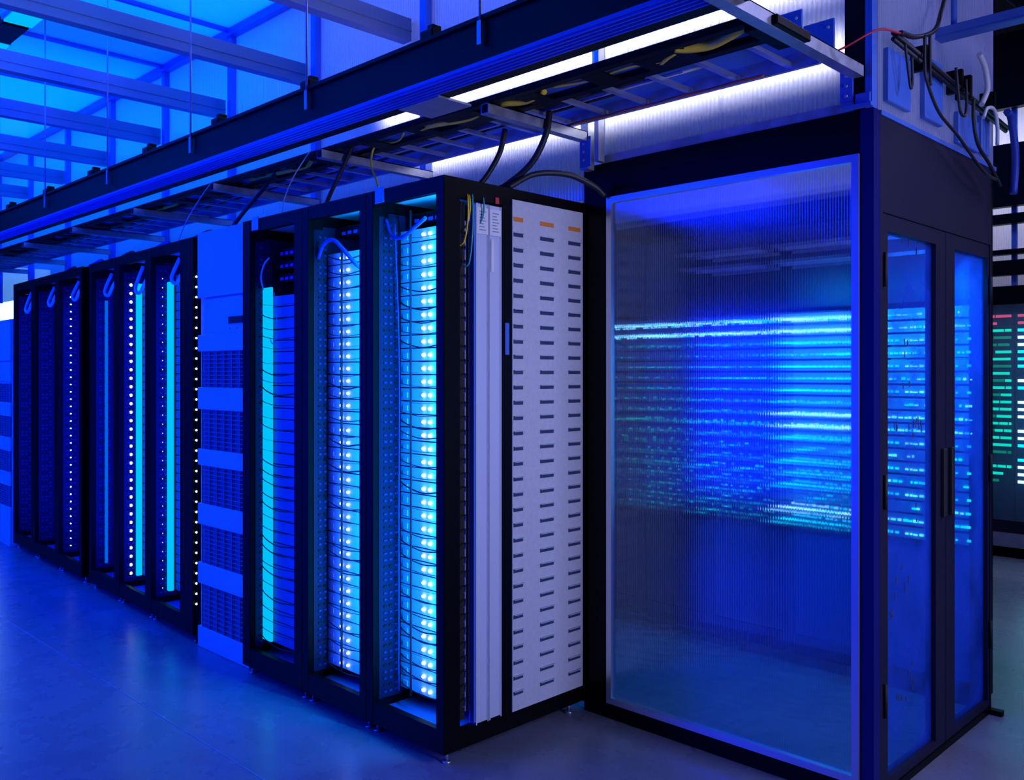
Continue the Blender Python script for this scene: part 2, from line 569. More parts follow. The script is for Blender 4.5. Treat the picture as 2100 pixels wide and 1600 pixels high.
# ------------------------------------------------------------------ near row: three open racks
NA = [(0.0, 0.497), (-0.497, 0.488), (-0.985, 0.545)]
r0 = make_rack('A', 0.0, 0.497, 'open black server rack at the near corner, with a light grey vented side', fd=0.145, end=True,
               strip=26.0, tagc=-0.40)
fill_servers('A', 0.0, 0.497, 0.145, 'slim glowing server with paired white lights in the near corner rack',
             'servers stacked in the near corner rack', leds=(-0.291, -0.250), ledr=0.0075)
r1 = make_rack('A', -0.497, 0.488, 'middle one of the three near open racks, a cable arching near its top', fd=0.105, strip=20.0)
fill_servers('A', -0.497, 0.488, 0.105, 'slim glowing cyan server in the middle of the three near racks',
             'servers stacked in the middle near rack', z1=2.08, leds=(-0.822, -0.770), ledr=0.0065)
r2 = make_rack('A', -0.985, 0.545, 'open black server rack right of the blue-lit cabinet, with one narrow cyan light bar', fd=0.09, strip=5.0,
               strip_col=BLUE, bar=(-0.525 + 0.03, -0.545 + 0.150, 0.070, 0.084, 0.17, 1.92, 'lightbar'), tagc=-0.42, post=0.07)
fill_servers('A', -0.985, 0.545, 0.09, 'slim dark blue server in the rack right of the blue-lit cabinet',
             'servers stacked in the rack beside the cabinet', z1=1.90, mat='server_dark')

MB().box(-0.048, 0.004, 0.807, 0.8255, 0.045, H, 'black').build('post', r0)
# near corner rack: details of its open right side
m = MB()
pan = MB()
py0, py1 = 0.364, 0.806
pan.box(-0.012, 0.004, py0, py1, 0.115, 2.205, 'vent_panel')
for k in range(32):
    z = 2.125 - k * 0.0625
    for c0, c1 in ((py0 + 0.006, py0 + 0.062), (py0 + 0.165, py0 + 0.25), (py0 + 0.345, py0 + 0.425)):
        if k == 0:
            pan.box(0.004, 0.0052, c0, c1, z - 0.008, z + 0.010, 'vent_orange')
        else:
            pan.box(0.002, 0.0050, c0, c1, z - 0.008, z + 0.006, 'vent_slot')
            pan.box(0.003, 0.0130, c0, c1, z + 0.006, z + 0.009, 'vent_lip')
pan.build('vented_side_panel', r0)['label'] = 'light grey side panel with three columns of slots'
m = MB().box(-0.05, 0.0, 0.310, 0.362, 0.12, H - 0.06, 'black', 0.002).build('post', r0)
for k, (a, b) in enumerate(((0.166, 0.234), (0.238, 0.306))):
    ch = MB()
    ch.box(-0.040, -0.004, a, b, 0.115, 2.165, 'channel')
    ch.box(-0.004, 0.0, a, a + 0.006, 0.115, 2.165, 'channel')
    ch.box(-0.004, 0.0, b - 0.006, b, 0.115, 2.165, 'channel')
    cho = ch.build('side_channel', r0)
    cho['label'] = 'silver vertical channel'
    lb = MB()
    lb.box(-0.0035, 0.0012, a + 0.003, b - 0.003, 2.045, 2.150, 'paper')
    for j in range(7):
        lb.box(0.0012, 0.0014, a + 0.016, b - 0.016 - 0.006 * (j % 3), 2.060 + j * 0.012, 2.064 + j * 0.012, 'ink')
    lb.build('paper_label', cho)['label'] = 'white paper label near the top'
    if k:
        MB().box(-0.0035, 0.0008, a + 0.010, a + 0.026, 1.90, 2.03, 'paper').build('paper_strip', cho)
MB().box(-0.02, 0.002, 0.152, 0.162, 0.13, 2.16, 'bluepaint').build('edge_strip', r0)['label'] = 'thin blue vertical strip'
MB().box(0.0, 0.006, 0.322, 0.346, 1.57, 1.70, 'bluepaint', 0.002).build('latch', r0)['label'] = 'blue latch on the side post'
MB().box(-0.02, 0.004, 0.268, 0.288, 2.175, 2.20, 'red').build('plug', r0)['label'] = 'small red plug under the top rail'
MB().box(-0.0455, -0.0415, 0.083, 0.143, 0.136, 2.17, 'hole').build('shade_backing', r0)['label'] = 'dark sheet added as shade behind the stubby connectors'  # added dark sheet, stands for the shade inside the open slot
# ticks of stubby connectors seen through the open side slot
m = MB()
z = 0.20
while z < 2.05:
    m.tube(smooth_path([(-0.035, 0.135, z + 0.02), (-0.015, 0.122, z + 0.022), (-0.006, 0.112, z + 0.006), (-0.012, 0.100, z)], 4), 0.003, 'tick', 5)
    z += 0.0553
o = m.build('connector_stub', r0)
o['kind'] = 'stuff'
for k, (mt, yy, dz) in enumerate((('yellow', 0.115, 0.16), ('teal', 0.140, 0.24), ('yellow', 0.125, 0.10), ('teal', 0.20, 0.08))):
    pts = [(-0.02, yy + 0.02, 2.21), (0.008, yy, 2.17), (0.012, yy - 0.004, 2.17 - dz * 0.5), (0.002, yy - 0.012, 2.17 - dz), (-0.02, yy - 0.02, 2.15 - dz)]
    MB().tube(smooth_path(pts, 5), 0.0035, mt, 6).build('hanging_wire', r0)['label'] = ('yellow' if mt == 'yellow' else 'teal') + ' wire hanging at the side'

# gear in the tops of the near racks
def switch_box(lx0, lx1, y0, y1, z0, z1, label):
    c = row_pt('A', (lx0 + lx1) / 2, y0, z0)
    W = lx1 - lx0
    m = MB()
    m.box(-W / 2, W / 2, 0, y1 - y0, 0, z1 - z0, 'black', 0.002)
    o = m.build('network_switch', None, c)
    q = MB()
    for k in range(6):
        q.box(-W / 2 + 0.03 + k * 0.045, -W / 2 + 0.055 + k * 0.045, -0.003, 0.002, 0.010, 0.024, 'blue_cable')
    q.build('port_block', o)
    tag(o, label, 'network switch')
    return o
switch_box(-0.40, -0.06, 0.16, 0.50, 2.118, 2.165, 'black network box above the servers in the near corner rack')
switch_box(-0.90, -0.56, 0.14, 0.50, 2.118, 2.165, 'black network box above the cyan servers in the middle near rack')
for k in range(3):
    switch_box(-1.40, -1.04, 0.12, 0.50, 1.945 + k * 0.062, 1.985 + k * 0.062,
               ('lowest', 'middle', 'topmost')[k] + ' of three black boxes above the narrow cyan bar')

def cable(name, pts, r, mat, label, cat='cable', group=None, per=8, n=6):
    o = MB().tube(smooth_path(pts, per), r, mat, n).build(name)
    return tag(o, label, cat, group)

def A(lx, ly, lz):
    return row_pt('A', lx, ly, lz)

cable('arched_cable', [A(-0.93, 0.05, 2.02), A(-0.88, 0.045, 2.075), A(-0.80, 0.04, 2.09), A(-0.72, 0.04, 2.04), A(-0.64, 0.05, 1.97), A(-0.60, 0.09, 1.93)], 0.009, 'blue_cable',
      'thick blue cable arching across the top of the middle near rack')
cable('loose_cable', [A(-0.44, 0.06, 2.14), A(-0.41, 0.07, 2.07), A(-0.34, 0.07, 2.055), A(-0.25, 0.06, 2.085), A(-0.18, 0.06, 2.115)], 0.008, 'blue_cable',
      'dark blue cable sagging over the top servers of the near corner rack')
cable('loose_cable', [A(-0.338, 0.11, 2.17), A(-0.337, 0.11, 1.6), A(-0.338, 0.112, 0.9), A(-0.336, 0.11, 0.16)], 0.005, 'rubber',
      'black vertical cable running down in front of the bright servers of the near corner rack')
cable('loose_cable', [A(-0.418, 0.09, 2.12), A(-0.415, 0.11, 1.6), A(-0.418, 0.112, 0.9), A(-0.416, 0.11, 0.16)], 0.003, 'blue_cable',
      'thin blue vertical wire at the left edge of the near corner rack servers')
cable('loose_cable', [A(-0.795, 0.085, 2.06), A(-0.797, 0.085, 1.5), A(-0.795, 0.085, 0.9), A(-0.797, 0.085, 0.16)], 0.006, 'rubber',
      'black vertical cable between the two columns of lights in the middle near rack')
cable('white_wire', [A(-1.36, 0.05, 2.06), A(-1.39, 0.04, 2.03), A(-1.42, 0.04, 1.97), A(-1.435, 0.06, 1.91)], 0.004, 'white_cable',
      'thin white wire curling above the narrow cyan bar')
cable('white_wire', [A(-1.33, 0.06, 1.89), A(-1.31, 0.05, 1.80), A(-1.30, 0.06, 1.74)], 0.0025, 'white_cable',
      'short thin white wire end hanging right of the narrow cyan bar')
cable('white_wire', [A(-1.35, 0.05, 1.66), A(-1.31, 0.04, 1.64), A(-1.28, 0.05, 1.68)], 0.0025, 'white_cable',
      'small white wire loop beside the narrow cyan bar')

# ------------------------------------------------------------------ left group of racks (beyond the cabinet)
LB = [
    (0.0, 0.66, 'leftover'),
    (-0.66, 0.54, ''), (-1.20, 0.54, ''), (-1.90, 0.58, ''), (-2.48, 0.63, ''), (-3.11, 0.59, '')]
lab = ['open black rack left of the blue-lit cabinet, with a wide cyan light bar',
       'second open rack left of the cabinet, large white dots beside a cyan bar',
       'open black rack with a single dim blue bar, left of the large white dots',
       'open black rack with a fine column of white dots, beyond the double posts',
       'dark open rack left of the fine column of white dots',
       'farthest dark open rack of the left group, next to the far vented cabinet']
slab = ['slim dark server with tiny violet light in the rack with the wide cyan bar',
        'slim server with a large white light in the second rack left of the cabinet',
        'slim dark server in the rack with the single dim blue bar',
        'slim server with a small white light in the fine dotted column rack',
        'slim dark server in the unlit rack left of the fine dotted column',
        'slim dark server in the farthest rack of the left group']
sgrp = ['servers of the wide cyan bar rack', 'servers of the large white dots rack', 'servers of the dim blue bar rack',
        'servers of the fine dotted rack', 'servers of the unlit rack', 'servers of the farthest rack']
bars = [(-0.605, -0.575, 0.095, 0.128, 0.17, 2.05, 'lightbar'), (-0.488, -0.466, 0.105, 0.140, 0.17, 2.08, 'lightbar'),
        (-0.490, -0.474, 0.088, 0.106, 0.17, 2.00, 'lightbar_blue'), None, None, None]
for i, (lx, wd, _) in enumerate(LB):
    make_rack('B', lx, wd, lab[i], fd=0.15, rpost=0.18 if i == 0 else None, bar=bars[i],
              strip=(14, 14, 11, 11, 7, 6)[i], strip_col=BLUE)
    fill_servers('B', lx, wd, 0.15, slab[i], sgrp[i], mat='server_dark', cable=False,
                 ledr=(0.004, 0.010, 0.003, 0.0065, 0.003, 0.003)[i], ledmat='led' if i in (1, 3) else 'led_small',
                 led_on_wall=(0.070, 0.075, None, 0.085, None, None)[i])
# light column next to the cabinet
lc = MB()
lc.box(-4.744, -4.722, 2.30, 2.33, 0.20, 2.10, 'black')
lco = lc.build('dotted_light_column')
tag(lco, 'narrow upright strip of white light dots at the left edge of the blue-lit cabinet', 'light strip')
dm = MB().ball((-4.733, 2.297, 0.22), 0.006, 'led', 8).build('light_dot', lco)
for k in range(1, 33):
    c = dm.copy(); COL.objects.link(c); c.location.z = k * 0.0565
MB().box(-4.748, -4.720, 2.30, 2.33, 0.0, 0.20, 'black').build('base', lco)

# cables in the rack tops of the left group
for k, (lx, h0) in enumerate(((-0.30, 2.02), (-0.88, 2.0), (-1.45, 2.02), (-2.15, 2.03), (-2.75, 2.02), (-3.4, 2.0))):
    pts = [row_pt('B', lx - 0.10, 0.09, 2.18), row_pt('B', lx - 0.12, 0.05, h0 + 0.04), row_pt('B', lx - 0.04, 0.045, h0), row_pt('B', lx + 0.04, 0.05, h0 + 0.06), row_pt('B', lx + 0.08, 0.08, 2.16)]
    cable('looped_cable', pts, 0.011, 'white_cable', ['pale cable loop at the top of ' + s for s in
          ('the rack with the wide cyan bar', 'the rack with large white dots', 'the rack with the dim blue bar', 'the fine dotted rack',
           'the unlit rack beyond the fine dots', 'the farthest left group rack')][k])

# ------------------------------------------------------------------ tall vented cabinets
def cabinet(x0, x1, y, rot, hh, label, vents, handle=True):
    W = x1 - x0
    R = empty('cooling_cabinet', (x1, y, 0), rot)
    tag(R, label, 'cabinet')
    m = MB()
    m.box(-W, 0, 0.022, 0.62, 0.0, hh, 'cabinet', 0.003)
    m.build('body', R)
    # upper door
    m = MB()
    m.box(-W + 0.004, -0.004, 0.0, 0.020, hh - 0.36, hh - 0.004, 'cabinet', 0.002)
    m.build('door', R)
    m = MB()
    z1 = hh - 0.37
    m.box(-W + 0.06, -0.012, 0.006, 0.020, z1 - 0.19, z1, 'cabinet')
    ctl = m.build('control_panel', R)
    if handle:
        MB().box(-0.215, -0.05, 0.000, 0.006, z1 - 0.140, z1 - 0.105, 'hole').build('display', ctl)['label'] = 'black display strip'
        for k in range(3):
            MB().ball((-0.205 + k * 0.075, 0.004, z1 - 0.165), 0.006, 'white_cable', 6).build('knob', ctl)
    for (za, zb_) in vents:
        g = MB()
        xa, xb = -W + 0.05, -0.022
        g.box(xa, xb, 0.016, 0.020, za, zb_, 'grille')
        n = 9
        for k in range(n + 1):
            zz = za + (zb_ - za) * k / n
            g.box(xa, xb, 0.006, 0.016, zz - 0.002, zz + 0.002, 'grille_bar')
        for k in range(7):
            xx = xa + (xb - xa) * k / 6
            g.box(xx - 0.003, xx + 0.003, 0.004, 0.012, za, zb_, 'grille_bar')
        g.build('vent_grille', R)
    # plain fascia between the grilles
    zs = [z for v in vents for z in v]
    edges = [hh - 0.56] + zs + [0.0]
    for k in range(0, len(edges), 2):
        a, b = edges[k + 1], edges[k]
        if k + 1 < len(edges) and b - a > 0.01:
            MB().box(-W + 0.004, -0.004, 0.002, 0.021, a + 0.001, b - 0.001, 'cabinet', 0.002).build('fascia', R)
    return R
V = [(1.613, 1.419), (1.298, 1.083), (0.993, 0.786), (0.670, 0.463), (0.347, 0.114)]
cabinet(-4.70, -4.135, 2.285, 0.0, 2.265, 'tall white cabinet lit blue, with five vent grilles, standing between the two rack groups', V)
p = row_pt('B', -3.74, -0.02, 0)
cabinet(p[0] - 0.62, p[0], p[1], ROWB[1], 1.96, 'vented cabinet at the far left edge of the photo, beyond the last rack',
        [(1.42, 1.24), (1.12, 0.94), (0.82, 0.64), (0.52, 0.34)], handle=False)

# ------------------------------------------------------------------ containment enclosure (right)
YC = Y0 + 0.826
XE = -1.289
E_ = empty('containment_enclosure', (XE, YC, 0))
tag(E_, 'black framed walk-in enclosure with a ribbed clear side pane and double end doors', 'enclosure')
def eb(name, x0, x1, y0, y1, z0, z1, mat, parent=None, bev=0.0, label=None):
    o = MB().box(x0 - XE, x1 - XE, y0 - YC, y1 - YC, z0, z1, mat, bev).build(name, parent or E_)
    if label: o['label'] = label
    return o
gx0, gx1, gz0, gz1 = -2.452, -1.338, 0.068, 2.258
eb('post', -2.585, gx0 - 0.001, YC, YC + 0.05, 0.0, 2.41, 'black')
eb('post', gx1 + 0.001, XE, YC, YC + 0.05, 0.0, 2.41, 'blue_lit_post')
eb('header_panel', gx0, gx1, YC, YC + 0.05, gz1 + 0.001, 2.41, 'black')
eb('base_rail', gx0, gx1, YC, YC + 0.05, 0.0, gz0 - 0.001, 'black')
m = MB()
fw = 0.026
for (a, b, c, d) in ((gx0, gx0 + fw, gz0, gz1), (gx1 - fw, gx1, gz0, gz1), (gx0 + fw, gx1 - fw, gz0, gz0 + fw), (gx0 + fw, gx1 - fw, gz1 - fw, gz1)):
    m.box(a - XE, b - XE, -0.010, 0.016, c, d, 'alu')
fr = m.build('pane_frame', E_)
fr['label'] = 'slim aluminium frame around the ribbed pane'
# ribbed pane (vertical half-round ribs)
bm = bmesh.new()
pitch = 0.0105
n = int((gx1 - gx0 - 2 * fw) / pitch)
seg = 8
xs = []
for i in range(n * seg + 1):
    t = i / seg
    xs.append((gx0 + fw + t * pitch, 0.0011 * (0.5 - 0.5 * math.cos(2 * math.pi * t))))
front = [[bm.verts.new((x - XE, 0.004 - d, z)) for (x, d) in xs] for z in (gz0 + fw, gz1 - fw)]
for i in range(len(xs) - 1):
    f = bm.faces.new((front[0][i], front[0][i + 1], front[1][i + 1], front[1][i]))
    f.smooth = True
xa, xb = xs[0][0] - XE, xs[-1][0] - XE
bk = [bm.verts.new(p) for p in ((xa, 0.010, gz0 + fw), (xb, 0.010, gz0 + fw), (xb, 0.010, gz1 - fw), (xa, 0.010, gz1 - fw))]
bm.faces.new((bk[3], bk[2], bk[1], bk[0]))
me = bpy.data.meshes.new('ribbed_pane'); bm.to_mesh(me); bm.free(); me.materials.append(M['pane'])
po = bpy.data.objects.new('ribbed_pane', me); COL.objects.link(po); po.parent = E_
po['label'] = 'clear plastic pane with fine vertical ribs'
# end wall with double doors, facing +x
YB = 4.30
eb('end_header', XE - 0.05, XE, YC + 0.051, YB, 2.06, 2.395, 'black_wide', label='broad dark panel above the doors')
eb('end_threshold', XE - 0.05, XE, YC + 0.051, YB, 0.0, 0.028, 'black')
eb('door_jamb', XE - 0.05, XE, YC + 0.051, YC + 0.075, 0.028, 2.06, 'black_wide')
eb('door_jamb', XE - 0.05, XE, YB - 0.014, YB, 0.028, 2.06, 'black_wide')
def leaf(y0, y1, w0, w1, handle_y, hinge_y, label):
    D = empty('door', (0, y0 - YC, 0)); D.parent = E_
    D['label'] = label
    L0 = XE - 0.045
    def b(name, a, c, z0, z1, xx0=-0.045, xx1=-0.004, mat='black_wide', par=D):
        o = MB().box(xx0, xx1, a - y0, c - y0, z0, z1, mat).build(name, par); return o
    zt, zb_ = 2.0, 0.062
    mm = MB()
    mm.box(-0.045, -0.004, 0, w0 - y0, 0.03, 2.058, 'black_wide')
    mm.box(-0.045, -0.004, w1 - y0, y1 - y0, 0.03, 2.058, 'black_wide')
    mm.box(-0.045, -0.004, w0 - y0, w1 - y0, 0.03, zb_, 'black_wide')
    mm.box(-0.045, -0.004, w0 - y0, w1 - y0, zt, 2.058, 'black_wide')
    mm.build('door_frame', D)
    b('window_pane', w0, w1, zb_, zt, -0.028, -0.022, 'door_pane')
    h = MB()
    h.box(-0.004, 0.012, handle_y - 0.014 - y0, handle_y + 0.014 - y0, 0.93, 1.20, 'hole', 0.003)
    h.build('handle', D)
    for z in (0.35, 1.08, 1.86):
        h = MB(); h.cyl((0.004, hinge_y - y0, z - 0.06), (0.004, hinge_y - y0, z + 0.06), 0.007, 'hole', 8)
        h.build('hinge', D)
    return D
leaf(YC + 0.078, 3.752, 3.190, 3.650, 3.715, YC + 0.09, 'nearer door leaf, its window wider in view')
leaf(3.757, YB - 0.016, 3.857, 4.265, 3.80, YB - 0.02, 'farther door leaf, narrower in view')
# dark smudges stuck on the nearer window
def smudge_marks(y0, y1, seed, n):
    rr = random.Random(seed)
    for k in range(n):
        yy = rr.uniform(y0 + 0.05, y1 - 0.05); zz = rr.choice((1.93, 1.9, 1.62, 1.4, 1.3, 0.95, 0.72, 0.64, 0.33, 0.28)) + rr.uniform(-0.05, 0.05)
        for j in range(rr.randint(1, 3)):
            a = yy + rr.uniform(-0.03, 0.03); c = zz + rr.uniform(-0.03, 0.03)
            MB().box(-0.0215, -0.0205, a - YC, a + 0.008 - YC, c, c + rr.uniform(0.012, 0.03), 'server_body').build('sticker_mark', E_)
smudge_marks(3.20, 3.64, 3, 22)
MB().box(0.0, 0.05, YB - 0.03 - YC, YB + 0.005 - YC, 0.0, 0.022, 'black').build('door_stop', E_)

# aluminium channel along the top of the enclosure and the plastic wall above
MBs = MB().box(-2.49, -1.36, YC + 0.004, YC + 0.030, 2.412, 2.445, 'steel')
tag(MBs.build('sill_channel'), 'galvanised channel holding the lit plastic wall above the enclosure pane', 'channel')
PX = [-2.50 - 1.10 * i for i in range(0, 11)]
def poly_panel(x0, x1, z0, z1, label, group=None):
    o = MB().box(x0, x1, YC + 0.010, YC + 0.020, z0, z1, 'poly').build('polycarbonate_panel')
    return tag(o, label, 'wall panel', group)
poly_panel(-1.895, -1.36, 2.446, 3.80, 'milky ribbed plastic panel above the enclosure pane, nearest the corner strut')
poly_panel(-2.475, -1.900, 2.446, 3.80, 'milky ribbed plastic panel above the enclosure pane, left of the seam')
zone = ['pale milky panel above the near corner rack', 'violet milky panel above the middle of the near racks', 'blue panel above the cabinet']
for i in range(len(CX) - 1):
    x1 = min(CX[i], -2.53)
    x0 = CX[i + 1]
    if i == 0: x1 = -2.53
    if i < 3: lb = ['milky ribbed wall panel rising behind the near corner rack', 'milky ribbed wall panel rising behind the middle near rack and its neighbour',
                    'bluish ribbed wall panel rising above the blue-lit cabinet'][i]; g = None
    else: lb = 'blue ribbed wall panel high above the left group of racks'; g = 'blue wall panels above the left racks'
    poly_panel(x0 + 0.026, x1 - 0.026, 2.27, 3.82, lb, g)
for i, x in enumerate(CX[1:]):
    m = MB()
    m.box(x - 0.024, x + 0.024, YC - 0.03, YC + 0.022, 2.262, 3.82, 'bluepaint')
    o = m.build('wall_post')
    tag(o, ['blue upright post of the plastic wall, the rightmost one fully seen above the black busway',
            'blue upright post meeting the busway above the middle near rack',
            ][i] if i < 2 else 'slim blue upright post of the plastic wall above the left racks', 'post', None if i < 2 else 'upright posts of the blue plastic wall')

# cross beams spanning the aisle under the luminous ceiling
for i in range(0, 9):
    x = CX[i + 1] - 0.13 if i else -3.83
    m = MB()
    m.box(x - 0.035, x + 0.035, -1.6, YC - 0.005, 3.285, 3.295, 'ceil_beam')
    m.box(x - 0.035, x + 0.035, -1.6, YC - 0.005, 3.395, 3.405, 'ceil_beam')
    m.box(x - 0.006, x + 0.006, -1.6, YC - 0.005, 3.295, 3.395, 'ceil_beam')
    m.box(x + 0.029, x + 0.035, -1.6, YC - 0.005, 3.295, 3.395, 'ceil_beam')
    m.box(x + 0.035, x + 0.040, -1.6, YC - 0.005, 3.335, 3.345, 'ceil_beam')
    o = m.build('cross_beam')
    if i == 0: tag(o, 'greyish metal cross beam at the top centre, meeting the busway', 'beam')
    elif i == 1: tag(o, 'long blue-grey cross beam under the ceiling, the nearest one fully seen', 'beam')
    else: tag(o, 'blue-grey cross beam under the bright ceiling, beyond the nearest one', 'beam', 'far cross beams under the ceiling')

# linear ceiling lamps
for k, (xa, xb) in enumerate(((-6.52, -5.1), (-8.5, -6.98), (-10.4, -8.95))):
    R = empty('ceiling_lamp', ((xa + xb) / 2, 1.92, 3.80))
    L = (xb - xa) / 2
    m = MB(); m.box(-L, L, -0.10, 0.10, 0.012, 0.045, 'cabinet', 0.004); m.build('housing', R)
    m = MB(); m.box(-L + 0.01, L - 0.01, -0.085, 0.085, 0.0, 0.012, 'tube'); m.build('diffuser', R)
    m = MB(); m.cyl((-L + 0.2, 0, 0.045), (-L + 0.2, 0, 0.075), 0.006, 'steel'); m.cyl((L - 0.2, 0, 0.045), (L - 0.2, 0, 0.075), 0.006, 'steel'); m.build('hanger', R)
    area('lamp_light', (0, 0, -0.01), (0, 0, -1), 2 * L - 0.04, 0.16, 34, BLUE, parent=R)
    tag(R, ['bright cyan linear ceiling lamp in the upper left corner', 'second cyan linear lamp further along, cut by the left edge', 'cyan linear lamp farthest along the aisle ceiling'][k], 'lamp')
m = MB(); m.box(-6.95, -6.55, 1.84, 2.0, 3.80, 3.865, 'black', 0.004)
tag(m.build('lamp_driver_box'), 'black box between the two cyan ceiling lamps', 'junction box')

# ------------------------------------------------------------------ busway, trays, struts
BX0, BX1 = -12.5, -1.0
R = empty('busway', (BX1, 2.08, 2.540))
tag(R, 'long black power busway hung above the racks, its ribbed underside lit blue', 'busway')
Lb = BX1 - BX0
m = MB()
m.box(-Lb, 0, 0.0, 0.03, 0.012, 0.160, 'black')
m.box(-Lb, 0, 0.03, 0.15, 0.140, 0.160, 'black')
m.box(-Lb, 0, 0.106, 0.172, 0.0, 0.060, 'black')
m.box(-Lb, 0, -0.012, 0.0, 0.145, 0.160, 'black')
m.build('housing', R)
m = MB()
m.box(-Lb, 0, 0.0, 0.105, 0.0, 0.012, 'bluepaint')
for k in range(5):
    m.box(-Lb, 0, 0.008 + k * 0.022, 0.014 + k * 0.022, -0.008, 0.0, 'bluepaint')
m.build('ribbed_underside', R)
for k in range(11):
    x = -1.70 - 0.80 * k - BX1
    m = MB(); m.box(x - 0.035, x + 0.035, 0.0, 0.08, 0.161, 0.196, 'black', 0.004); m.box(x - 0.015, x + 0.015, 0.02, 0.06, 0.196, 0.218, 'black')
    m.build('clamp', R)
for k in range(10):
    x = -2.2 - 1.06 * k
    m = MB()
    m.cyl((x, 2.066, 2.63), (x, 2.066, 3.868), 0.005, 'steel', 6)
    m.box(x - 0.010, x + 0.010, 2.060, 2.0665, 2.60, 2.68, 'steel')
    o = m.build('hanger_rod')
    tag(o, 'thin steel hanger rod dropping from the ceiling to the front of the busway', 'rod', 'hanger rods along the busway')

# fibre duct (dark, twin rails)
R = empty('fibre_duct', (-1.35, 2.405, 2.545))
tag(R, 'dark cable duct behind the busway, carrying yellow fibre cables', 'cable duct')
Lf = 11.0
MB().box(-Lf, 0, 0.0, 0.040, 0.0, 0.026, 'black', 0.003).build('rail', R)
MB().box(-Lf, 0, 0.150, 0.192, 0.0, 0.030, 'black', 0.003).build('rail', R)
for k in range(0, 34):
    x = -0.30 - k * 0.33
    wdt = 0.10 if k % 3 else 0.20
    MB().box(x - wdt, x, 0.040, 0.150, 0.0, 0.005, 'black').build('rung', R)
m = MB(); m.box(-Lf, 0.0, 0.045, 0.145, 0.023, 0.026, 'bluepaint'); m.build('cover_plate', R)['label'] = 'blue cover seen from below'
MB().box(-0.05, 0.06, -0.01, 0.20, -0.030, -0.001, 'black', 0.003).build('end_bracket', R)

# ladder tray
R = empty('ladder_tray', (-1.42, 2.612, 2.560))
tag(R, 'blue-lit ladder cable tray between the fibre duct and the plastic wall', 'cable tray')
Ll = 11.0
MB().box(-Ll, 0, 0.0, 0.016, 0.0, 0.060, 'steel').build('side_rail', R)
MB().box(-Ll, 0, 0.315, 0.331, 0.0, 0.060, 'steel').build('side_rail', R)
for k in range(44):
    x = -0.10 - k * 0.205
    MB().box(x - 0.022, x, 0.016, 0.315, 0.010, 0.026, 'alu').build('rung', R)
MB().box(-Ll, 0, 0.016, 0.315, 0.056, 0.060, 'liner').build('liner', R)['label'] = 'blue liner sheet in the tray'

rr = random.Random(11)
# loose cables in the trays
for k in range(8):
    y = 2.645 + (k % 6) * 0.030 + 0.08 * (k > 5); z = 2.593
    pts = [(-1.6 - rr.uniform(0, 0.8) - j * 0.5, y + rr.uniform(-0.010, 0.010), z + rr.uniform(-0.003, 0.003)) for j in range(18)]
    mt = ('rubber', 'blue_cable', 'rubber', 'blue_cable', 'white_cable', 'rubber')[k % 6]
    pts.sort(key=lambda p: -p[0])
    cable('tray_cable', pts, 0.006, mt, {'rubber': 'black cable lying lengthwise in the ladder tray', 'blue_cable': 'blue cable lying lengthwise in the ladder tray',
          'white_cable': 'pale cable lying lengthwise in the ladder tray'}[mt], group={'rubber': 'black tray cables', 'blue_cable': 'blue tray cables', 'white_cable': 'pale tray cables'}[mt], per=4, n=6)
# red grounding lead under the tray edge
pts = [(-1.62 - 0.12 * j, 2.90 + 0.012 * (-1) ** j, 2.560 - 0.006 * (j % 2)) for j in range(9)]
cable('grounding_wire', pts, 0.005, 'copper', 'thin red grounding wire along the inner edge of the ladder tray', 'wire')
# yellow fibre along the duct
def yel(pts, label, r=0.006):
    cable('fibre_cable', pts, r, 'yellow', label)
yel([(-1.40, 2.445, 2.561), (-1.56, 2.495, 2.552), (-1.64, 2.475, 2.551), (-1.68, 2.445, 2.554)], 'bright yellow fibre bunch at the right end of the dark duct', 0.016)
yel([(-1.66, 2.495, 2.561), (-1.76, 2.510, 2.550), (-1.90, 2.485, 2.554), (-2.10, 2.495, 2.554), (-2.25, 2.475, 2.561)], 'yellow fibre looping under the duct left of the bright bunch', 0.006)
yel([(-1.70, 2.475, 2.554), (-1.75, 2.495, 2.551), (-1.79, 2.525, 2.554)], 'short yellow fibre tail beside the loop', 0.011)
yel([(-2.30, 2.495, 2.561), (-2.42, 2.515, 2.552), (-2.50, 2.475, 2.552), (-2.58, 2.505, 2.561)], 'yellow fibre patch hanging above the strut bracket', 0.012)
yel([(-2.62, 2.495, 2.561), (-2.75, 2.515, 2.551), (-2.95, 2.475, 2.552), (-3.10, 2.505, 2.561)], 'yellow fibre coil above the near corner rack', 0.012)
yel([(-3.15, 2.495, 2.561), (-3.25, 2.535, 2.552), (-3.40, 2.525, 2.553), (-3.40, 2.500, 2.460), (-3.30, 2.460, 2.360), (-3.28, 2.460, 2.258)], 'yellow fibre dropping from the duct onto the middle near rack', 0.005)
yel([(-3.85, 2.475, 2.561), (-4.0, 2.515, 2.551), (-4.35, 2.475, 2.551), (-4.5, 2.495, 2.561)], 'yellow fibre patch in the duct above the cabinet', 0.012)
yel([(-5.3, 2.475, 2.561), (-5.5, 2.515, 2.551), (-5.9, 2.475, 2.551), (-6.1, 2.495, 2.561)], 'dim yellow fibre in the duct above the left racks', 0.010)
